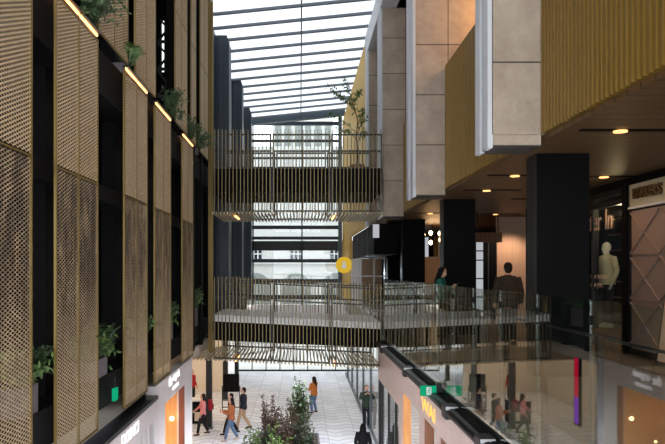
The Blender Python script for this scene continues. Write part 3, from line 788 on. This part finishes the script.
light('AREA', (4.6, 32, 4.15), 220, (255, 236, 214), 2.4, size_y=18)
light('AREA', (-3.5, 9.0, 4.4), 4, (235, 240, 255), .3, size_y=8)
# vertical lit strip sign, seen mirrored in the balustrade glass
t = thing('led_sign', 'vertical pink and red lit strip sign at the left shop corner', 'sign', (-3.28, 20.8, 0))
bx(-.1, -.02, .0, .4, 1.9, 3.99).build('housing', M['matte_black'], t); bx(-.02, -.005, .06, .34, 2.75, 3.95).build('red_panel', M['sign_red'], t)
bx(-.02, -.004, .06, .34, 1.95, 2.75).build('violet_panel', M['sign_violet'], t)
# exit sign left
t = thing('exit_sign', 'small vertical green sign above the dark ledge at lower left', 'sign', (X(115, 10.9), 10.9, Z(394.5, 10.9)))
bx(-.025, .025, -.09, .09, -.09, .1).build('sign_box', M['sign_green'], t); MB().tube([(0, 0, .1), (0, 0, .26)], .01, 6).build('rod', M['black'], t)

# lane flood: the spotlights on the track
for Y in (9.0, 11.1, 15.5, 19.9):
    light('SPOT', (1.7, Y, 4.15), 1200, (236, 242, 255), .15, (0, R(38), 0) if False else (R(0), R(28), 0), spot=120)

for x_ in (-1.6, 0.0, 1.4):
    light('AREA', (x_, 24.4, 3.45), 75, (236, 242, 255), .2, (R(25), 0, 0), size_y=1.2)  # fill added under the lower bridge to brighten the lane floor
# ============================================================ PLANTS
def rnd(a, b_): return random.uniform(a, b_)
def rdir(up=0.0):
    v = Vector((random.gauss(0, 1), random.gauss(0, 1), random.gauss(0, 1) + up)); return v.normalized()
def fern(parent, n, L, mat, spread=1.0, droop=.5, yr=.3):
    m = MB(); st = MB()
    for i in range(n):
        a = rnd(0, 6.28); base = Vector((rnd(-.06, .06), rnd(-yr, yr), 0)); d = Vector((abs(math.cos(a)) * spread * .45, math.sin(a) * spread, rnd(.6, 1.3))).normalized()
        l = L * rnd(.6, 1.1); pts = []; p = base.copy(); v = d.copy()
        for s in range(9):
            pts.append(p.copy()); p = p + v * l / 8; v = (v + Vector((0, 0, -droop * .28))).normalized()
        st.tube(pts, [.006 - .0005 * k for k in range(9)], 4)
        for s in range(1, 9):
            dd = (pts[s] - pts[s - 1]).normalized(); sd = dd.cross(Vector((0, 0, 1))).normalized()
            for sg in (-1, 1):
                ll = l * .28 * math.sin(math.pi * (s + .6) / 9.5)
                m.leaf(pts[s], dd * .6 + sd * sg, (0, 0, 1), ll + .03, ll * .28 + .012)
                m.leaf((pts[s] + pts[s - 1]) / 2, dd * .6 + sd * sg, (0, 0, 1), ll + .03, ll * .28 + .012)
    m.build('fronds', M[mat], parent); st.build('stems', M['leaf_dark'], parent)
def bush(t, n, hw, L, mat='leaf_bright'):
    m = MB(); st = MB()
    for k in range(n):
        p = Vector((rnd(-.08, .1), rnd(-hw, hw), 0)); v = Vector((rnd(-.3, .25), rnd(-.5, .5), rnd(.2, 1.3))).normalized(); pts = [p.copy()]
        for s in range(5):
            p = p + v * L * rnd(.12, .26); v = (v + Vector((rnd(-.25, .2), rnd(-.25, .25), rnd(-.6, .1)))).normalized(); pts.append(p.copy())
            for q in range(3): m.leaf(p, rdir(.2), rdir(1), rnd(.07, .12), rnd(.03, .05))
        st.tube(pts, .004, 4)
    m.build('leaves', M[mat], t); st.build('stems', M['leaf_dark'], t)
lowp = [(7.85, .22, .40, 'fern growing low in the first gap at the left edge', 5.3), (10.55, .42, .5, 'lush fern in the planter between the second and third facade screens', 5.25), (13.55, .2, .42, 'small fern between the third and fourth facade screens', 5.25),
        (16.2, .45, .5, 'fern left of the farthest lower facade screen', 5.35), (20.2, .5, .55, 'fern beside the left end of the lower footbridge', 5.5)]
for i, (Y, hw, L, lab, z) in enumerate(lowp):
    t = thing('planter_box', 'grey planter trough under the ' + lab.replace('lush ', '').replace('small ', ''), 'planter', (-3.15, Y, 4.92), 0, 'planter troughs on level one')
    bx(-.13, .13, -hw, hw, 0, z - 4.97).build('trough', M['planter'], t); bx(-.11, .11, -hw + .02, hw - .02, z - 4.97, z - 4.95).build('soil', M['soil'], t)
    t = thing('fern', lab, 'plant', (-3.12, Y, z - .05), 0, 'ferns on level one')
    fern(t, 34, L * 1.15, 'leaf', .55, .55, hw * .8)
    bush(t, 26 if hw < .3 else 50, hw, .5)
upp = [(9.75, .7, 'leafy plant hanging over the light strip at the top left', 60), (11.95, .35, 'grassy fern between the first and second upper screens', 12), (15.6, .55, 'climbing plant left of the third upper screen', 46), (18.3, .5, 'plant by the thin upper screen', 34), (19.95, .5, 'plant next to the left end of the upper footbridge', 34)]
for i, (Y, L, lab, n) in enumerate(upp):
    t = thing('planter_box', 'planter trough under the ' + lab, 'planter', (-3.0, Y, 9.86), 0, 'planter troughs on level two')
    bx(-.14, .08, -.24, .24, 0, .16).build('trough', M['planter'], t); bx(-.12, .06, -.22, .22, .16, .17).build('soil', M['soil'], t)
    t = thing('shrub' if i != 1 else 'fern', lab, 'plant', (-2.96, Y, 10.03), 0, 'plants on level two')
    if i == 1: fern(t, 14, .5, 'leaf_bright', .6, .6, .15); continue
    m = MB(); st = MB()
    for k in range(n):
        p = Vector((rnd(-.02, .05), rnd(-.2, .2), 0)); v = Vector((rnd(-.1, .5), rnd(-.7, .7), rnd(.2, 1.3))).normalized(); pts = [p.copy()]
        for s in range(6):
            p = p + v * L * rnd(.1, .24); v = (v + Vector((rnd(-.25, .25), rnd(-.25, .25), rnd(-.45, .1)))).normalized(); pts.append(p.copy())
            for q in range(3): m.leaf(p, rdir(.2), rdir(1), rnd(.06, .11), rnd(.03, .05))
        st.tube(pts, .004, 4)
    m.build('foliage', M['leaf'], t); st.build('stems', M['leaf_dark'], t)

def shrub(label, loc, H, W, mat, n, leafL=.12, name='shrub', upright=1.0):
    t = thing(name, label, 'plant', loc, rnd(0, 6), 'shrubs in the lane planter')
    m = MB(); st = MB()
    for k in range(n):
        a = rnd(0, 6.28); r = W * math.sqrt(random.random()) * .5
        tip = Vector((math.cos(a) * r, math.sin(a) * r, H * rnd(.45, 1.0) * (1 - .35 * (r / (W * .5)) ** 2)))
        b0 = Vector((tip.x * .25, tip.y * .25, 0)); mid = b0.lerp(tip, .5) + Vector((rnd(-.08, .08), rnd(-.08, .08), 0))
        pts = [b0, b0.lerp(mid, .5), mid, mid.lerp(tip, .5), tip]; st.tube(pts, [.016, .013, .010, .007, .004], 5)
        for s in range(26):
            f = .25 + .75 * s / 25; q = b0.lerp(mid, f * 2) if f < .5 else mid.lerp(tip, f * 2 - 1)
            m.leaf(q, rdir(.5), rdir(1), leafL * rnd(.7, 1.3), leafL * rnd(.35, .55))
    m.build('foliage', M[mat], t); st.build('stems', M['bark'], t); return t
t = thing('planter', 'long low planter full of shrubs in the middle of the lane', 'planter', (-.45, 22, 0))
m = MB(); m.box(-1.15, 1.15, -4, 4.2, 0, .45); m.build('box', M['planter'], t); bx(-1.08, 1.08, -3.93, 4.13, .45, .47).build('soil', M['soil'], t)
shrub('tall glossy green shrub at the far end of the lane planter', (X(300, 24.5), 24.5, .45), 2.65, .8, 'leaf', 42, .17)
shrub('reddish brown leaved shrub on the left of the lane planter', (X(271, 24), 24, .45), 2.15, .95, 'leaf_brown', 44, .12)
shrub('dark brown shrub in the centre of the lane planter', (X(289, 23), 23, .45), 2.0, .9, 'leaf_brown', 44, .11)
shrub('low bright green shrub at the bottom left of the lane planter', (X(254, 19.6), 19.6, .45), 1.85, .75, 'leaf_bright', 40, .15)
shrub('low mid green shrub at the bottom edge below the brown shrubs', (X(277, 19.4), 19.4, .45), 1.95, .75, 'leaf_bright', 42, .15)
shrub('dark green shrub on the right side of the lane planter', (X(303, 21.5), 21.5, .45), 1.95, .8, 'leaf_dark', 46, .13)
shrub('dark shrub low on the left between green and brown shrubs', (X(268, 21.5), 21.5, .45), 1.5, .8, 'leaf_dark', 36, .12)
# small tree on the upper bridge
t = thing('potted_tree', 'sparse young tree in a woven pot on the upper footbridge', 'tree', (X(357, 23.6), 23.6, 9.67))
pot = MB().tube([(0, 0, 0), (0, 0, .1), (0, 0, .38), (0, 0, .42)], [.19, .22, .25, .24], 16).build('pot', M['basket'], t); MB().tube([(0, 0, .40), (0, 0, .43)], .21, 14).build('soil', M['soil'], pot)
st = MB(); m = MB()
tr = [Vector((0, 0, .4)), Vector((.02, 0, .9)), Vector((-.02, .03, 1.4)), Vector((.03, 0, 1.9)), Vector((-.1, 0, 2.4))]
st.tube(tr, [.028, .024, .02, .016, .012], 7); st.build('trunk', M['bark'], t)
br = MB()
for b0, b1 in ((1.3, (-.65, .1, 1.65)), (1.4, (.3, 0, 2.0)), (1.7, (.25, .1, 2.35)), (1.9, (-.25, 0, 2.75)), (2.2, (-.7, 0, 2.8)), (2.3, (-1.0, .1, 3.1)), (2.4, (-.45, 0, 3.3)), (1.5, (-.95, 0, 2.15)), (1.2, (.3, .05, 1.5)), (2.4, (.1, 0, 2.9))):
    f = (b0 - .4) / 2.0; i = min(3, int(f * 4)); p0 = tr[i].lerp(tr[i + 1], f * 4 - i); p1 = Vector(b1); md = p0.lerp(p1, .5) + Vector((0, 0, .08))
    br.tube([p0, md, p1], [.012, .008, .004], 5)
    for s in range(40):
        ff = .3 + .7 * s / 39; q = p0.lerp(md, ff * 2) if ff < .5 else md.lerp(p1, ff * 2 - 1)
        m.leaf(q + Vector((rnd(-.06, .06), rnd(-.06, .06), rnd(-.04, .06))), rdir(.1), rdir(1), rnd(.1, .17), rnd(.05, .075))
br.build('branches', M['bark'], t); m.build('foliage', M['leaf_bright'], t)

# ============================================================ PEOPLE
def remeshed(mb, name, mat, parent, vox=.012, smooth=2):
    me = bpy.data.meshes.new(name); me.from_pydata(mb.v, [], mb.f)
    o = bpy.data.objects.new(name, me); COL.objects.link(o)
    r = o.modifiers.new('r', 'REMESH'); r.mode = 'VOXEL'; r.voxel_size = vox
    s = o.modifiers.new('s', 'SMOOTH'); s.iterations = smooth; s.factor = .5
    nm = bake(o); o.modifiers.clear(); o.data = nm; bpy.data.meshes.remove(me); nm.name = name
    nm.materials.clear(); nm.materials.append(mat); nm.polygons.foreach_set('use_smooth', [True] * len(nm.polygons))
    if parent: o.parent = parent
    return o
def person(label, loc, head, H=1.7, top=(60, 60, 60), legs=(40, 42, 50), shoes=(30, 30, 30), hair=(28, 22, 20), long=False, stride=0.0,
           armR=None, armL=None, wide=1.0, coat=.86, skin='skin', cat='person', name='person', fit=0.0, headturn=0, headtilt=0):
    k = H / 1.72
    w = wide
    T = []
    hz = 0.0
    if stride: hz = -.025
    hipz = .92 + hz; sh = 1.42 + hz
    # joints; local facing is -Y
    la = Vector((.085, -stride, .085)); ra = Vector((-.085, stride, .085 + (.05 if stride else 0)))
    def legpts(s, ank, bend):
        hip = Vector((s * .09 * w, 0, hipz)); kn = hip.lerp(ank, .5) + Vector((s * .01, -.03 - bend, 0)); return hip, kn, ank
    LL = legpts(1, la, .02 if stride else 0); RL = legpts(-1, ra, .07 if stride else 0)
    armL = armL or ((.25, .03, 1.14), (.25, -.08, .90)); armR = armR or ((-.25, .03, 1.14), (-.25, -.08, .90))
    SL = Vector((.175 * w, 0, sh)); SR = Vector((-.175 * w, 0, sh))
    eL, wL = Vector(armL[0]), Vector(armL[1]); eR, wR = Vector(armR[0]), Vector(armR[1])
    for v in (eL, wL, eR, wR): v.z += hz
    def torso(m, z0, g):
        rings = [(.80, .145, .105), (.86, .165, .115), (.95, .165, .115), (1.08, .14, .098), (1.22, .16, .112), (1.34, .178, .112), (1.41, .165, .095), (1.455, .09, .07)]
        rr = [(z + hz, a * w, b_) for z, a, b_ in rings if z >= z0]
        m.tube([(0, 0, z) for z, a, b_ in rr], [(a + g, b_ + g) for z, a, b_ in rr], 16)
    def limb(m, pts, rad, g=0): 
        pp = [pts[0], pts[0].lerp(pts[1], .5), pts[1], pts[1].lerp(pts[2], .35), pts[2]]
        m.tube(pp, [r + g for r in rad], 10)
    def hand(m, el, wr, s):
        d = (wr - el).normalized(); nrm = Vector((s, .25, 0)); nrm = (nrm - d * nrm.dot(d))
        if nrm.length < .1: nrm = Vector((0, 0, 1)) - d * d.z
        nrm.normalize(); sd = d.cross(nrm).normalized()
        if sd.y > 0: sd = -sd
        m.tube([wr - d * .02, wr + d * .03, wr + d * .085], [(.026, .02), (.036, .017), (.04, .014)], 8)
        for i, l in enumerate((.068, .078, .072, .055)):
            b0 = wr + d * .08 + sd * (.03 - .02 * i); p1 = b0 + d * l * .5; p2 = p1 + (d * .8 - nrm * .5).normalized() * l * .5
            m.tube([b0, p1, p2], [.0095, .009, .007], 6)
        b0 = wr + d * .02 + sd * .025; p1 = b0 + (d * .6 + sd * .8).normalized() * .035; m.tube([b0, p1, p1 + (d * .9 + sd * .3 - nrm * .2).normalized() * .03], [.012, .011, .008], 6)
    # body
    m = MB(); torso(m, .8, -.012)
    hr = Matrix.Rotation(headturn, 3, 'Z') @ Matrix.Rotation(headtilt, 3, 'X')
    hb = Vector((0, -.005, 1.47 + hz))
    def hp(v): return hb + hr @ Vector(v)
    m.tube([(0, .01, 1.40 + hz), (0, 0, 1.47 + hz), hp((0, -.015, .06))], [.062, .055, .055], 10)
    m.ell(hp((0, -.005, .145)), (.078, .098, .108), 14, 10, hr); m.ell(hp((0, -.035, .075)), (.056, .062, .07), 12, 8, hr)
    m.ell(hp((0, -.105, .105)), (.014, .02, .022), 8, 6, hr)
    for s in (-1, 1): m.ell(hp((s * .08, .005, .115)), (.012, .022, .032), 8, 6, hr)
    for P_, s in (((SL, eL, wL), 1), ((SR, eR, wR), -1)):
        limb(m, P_, (.052, .046, .037, .036, .026)); hand(m, P_[1], P_[2], s)
    for P_ in (LL, RL): limb(m, P_, (.092, .078, .055, .054, .038))
    for P_ in (la, ra): m.tube([P_ + Vector((0, .05, -.04)), P_ + Vector((0, -.05, -.045)), P_ + Vector((0, -.15, -.06))], [(.035, .035), (.04, .035), (.03, .02)], 8)
    o = remeshed(m, name, M[skin], None, .0095, 1)
    tag(o, label, cat); o.location = loc; o.rotation_euler = (0, 0, head); o.scale = (k, k, k)
    # face
    for s in (-1, 1):
        MB().ell(hp((s * .032, -.094, .135)), (.012, .008, .007), 8, 6, hr).build('eye', M['eye'], o)
    MB().ell(hp((0, -.098, .062)), (.022, .008, .007), 8, 6, hr).build('mouth', M['lips'], o)
    # clothing
    m = MB(); torso(m, coat, .016 + fit)
    if coat < .8:
        m.tube([(0, 0, coat + hz), (0, 0, .95 + hz)], [(.19 * w + fit, .15 + fit), (.17 * w + fit, .125 + fit)], 16)
    for P_ in ((SL, eL, wL), (SR, eR, wR)): 
        q = (P_[0], P_[1], P_[1].lerp(P_[2], .95)); limb(m, q, (.062, .056, .047, .045, .038), .006 + fit * .5)
    m.tube([(0, .005, 1.40 + hz), (0, 0, 1.475 + hz)], [.085, .07], 12)
    remeshed(m, 'top' if coat > .8 else 'coat', cloth(top), o, .014)
    m = MB(); m.tube([(0, 0, .82 + hz), (0, 0, .88 + hz), (0, 0, .99 + hz)], [(.155 * w, .115), (.172 * w, .125), (.158 * w, .115)], 14)
    for P_ in (LL, RL): 
        q = (P_[0], P_[1], P_[1].lerp(P_[2], .97)); limb(m, q, (.1, .088, .066, .066, .056), .004)
    remeshed(m, 'trousers', cloth(legs), o, .014)
    for P_ in (la, ra):
        MB().tube([P_ + Vector((0, .075, -.045)), P_ + Vector((0, .05, -.042)), P_ + Vector((0, -.06, -.048)), P_ + Vector((0, -.15, -.06)), P_ + Vector((0, -.175, -.065))], [(.03, .03), (.042, .042), (.045, .036), (.04, .024), (.02, .014)], 10).build('shoe', cloth(shoes), o, True)
    if hair:
        m = MB(); m.ell(hp((0, .018, .165)), (.088, .1, .1), 14, 10, hr)
        m.ell(hp((0, .05, .12)), (.08, .062, .09), 12, 8, hr)
        if long:
            m.tube([hp((0, .045, .16)), hp((0, .07, .05)), hp((0, .10, -.08)), hp((0, .115, -.2))], [(.085, .06), (.098, .06), (.1, .05), (.07, .03)], 12)
            for s in (-1, 1): m.tube([hp((s * .07, .0, .16)), hp((s * .083, .02, .05)), hp((s * .085, .03, -.06))], [.03, .035, .025], 8)
        remeshed(m, 'hair', cloth(hair), o, .012, 2)
    return o
HOLD = dict(armR=((-.22, -.08, 1.14), (-.07, -.27, 1.25)), armL=((.22, -.08, 1.14), (.06, -.26, 1.22)))
def at(px, Y, z=0): return (X(px, Y), Y, z)
def phone(label, loc, rz=0, tilt=.5):
    o = bx(-.036, .036, -.004, .004, -.075, .075).build('phone', M['matte_black'], None, bevel=.003); o.location = loc; o.rotation_euler = (tilt, 0, rz)
    bx(-.032, .032, -.0052, -.004, -.07, .07).build('case_back', M['grey_metal'], o); return tag(o, label, 'phone', 'phones in hands')
person('woman in a pink top and dark trousers with a red backpack, walking left', at(203, 27.8), R(-80), 1.66, (222, 140, 138), (34, 32, 36), (60, 40, 36), long=True, stride=.22, armR=((-.2, -.12, 1.16), (-.16, -.3, 1.02)))
person('woman in a rust top and blue jeans looking at her phone', at(231.5, 26.8), R(-85), 1.68, (158, 92, 56), (92, 112, 140), (190, 170, 160), long=True, stride=.24, armR=((-.2, -.12, 1.12), (-.1, -.34, 1.2)), armL=((.2, -.1, 1.12), (.08, -.33, 1.18)), fit=.012)
phone('phone held by the woman in the rust top', (X(231.5, 26.8) - .44, 26.83, 1.24), R(-85), .5)
person('person in black clothes walking just behind the woman in the rust top', at(231, 27.9), R(-80), 1.66, (32, 32, 36), (26, 26, 30), (30, 30, 30), stride=.3)
person('man in a dark navy jacket and khaki trousers walking left', at(243.5, 28.7), R(-82), 1.76, (38, 42, 54), (182, 150, 118), (40, 34, 30), stride=.27, fit=.015)
person('woman in an orange top and blue jeans standing beyond the shrubs', at(314, 32.0), R(-130), 1.7, (192, 112, 54), (88, 112, 146), (50, 44, 40), (44, 30, 24), long=True, armR=((-.22, -.08, 1.14), (-.08, -.27, 1.12)), armL=((.22, -.08, 1.14), (.06, -.26, 1.08)), fit=.012, stride=.06)
person('man in a dark green jacket holding a phone up with both hands', at(366.5, 29.0), R(5), 1.78, (52, 66, 52), (34, 36, 44), (28, 28, 28), (30, 24, 22), armR=((-.27, -.1, 1.2), (-.09, -.27, 1.4)), armL=((.27, -.1, 1.2), (.08, -.27, 1.4)), fit=.02)
phone('phone held up by the man in the green jacket', (X(366.5, 29.0), 28.66, 1.54), R(5), 0)
person('person with long black hair in a black coat at the bottom edge', at(363, 22.6), R(170), 1.62, (22, 22, 24), (24, 24, 28), (24, 24, 24), (14, 13, 14), long=True, coat=.6, fit=.02, wide=.9, stride=.1)
person('person in a red top standing in the lit arcade on the far left', at(192, 34), R(60), 1.72, (190, 34, 36), (30, 30, 34), (30, 30, 30))
person('woman with long black hair in a green top looking at a phone on the walkway', (X(441, 16.6), 16.6, 4.95), R(70), 1.66, (26, 92, 82), (40, 40, 46), (30, 30, 30), (16, 14, 15), long=True, **HOLD, headtilt=R(12))
phone('phone held by the woman in green on the walkway', (X(441, 16.6) + .35, 16.48, 6.2), R(70), .5)
person('man with short hair in a dark brown jacket seen from behind on the walkway', (X(508, 14.6), 14.6, 4.95), R(172), 1.78, (54, 44, 36), (34, 34, 40), (30, 26, 24), (30, 22, 18), fit=.025, stride=.12)
mq = person('pale headed mannequin in a cream shirt and dark trousers inside the shop window', (6.62, 15.1, 5.31), R(-75), 1.84, (206, 200, 176), (36, 36, 42), (220, 210, 190), None, skin='white', cat='mannequin', name='mannequin', fit=.01, armR=((-.26, .06, 1.16), (-.19, -.1, .98)))
light('POINT', (6.45, 14.0, 7.7), 30, (255, 220, 170), .1)
# backpack of the woman in pink
bp = thing('backpack', 'dark red backpack on the back of the woman in pink', 'bag', (X(203, 27.8) + .22, 27.83, .98), R(-80))
MB().box(-.14, .14, -.02, .16, 0, .42).build('body', cloth((128, 26, 38)), bp, bevel=.04); MB().box(-.1, .1, .16, .2, .04, .24).build('pocket', cloth((104, 20, 30)), bp, bevel=.02)
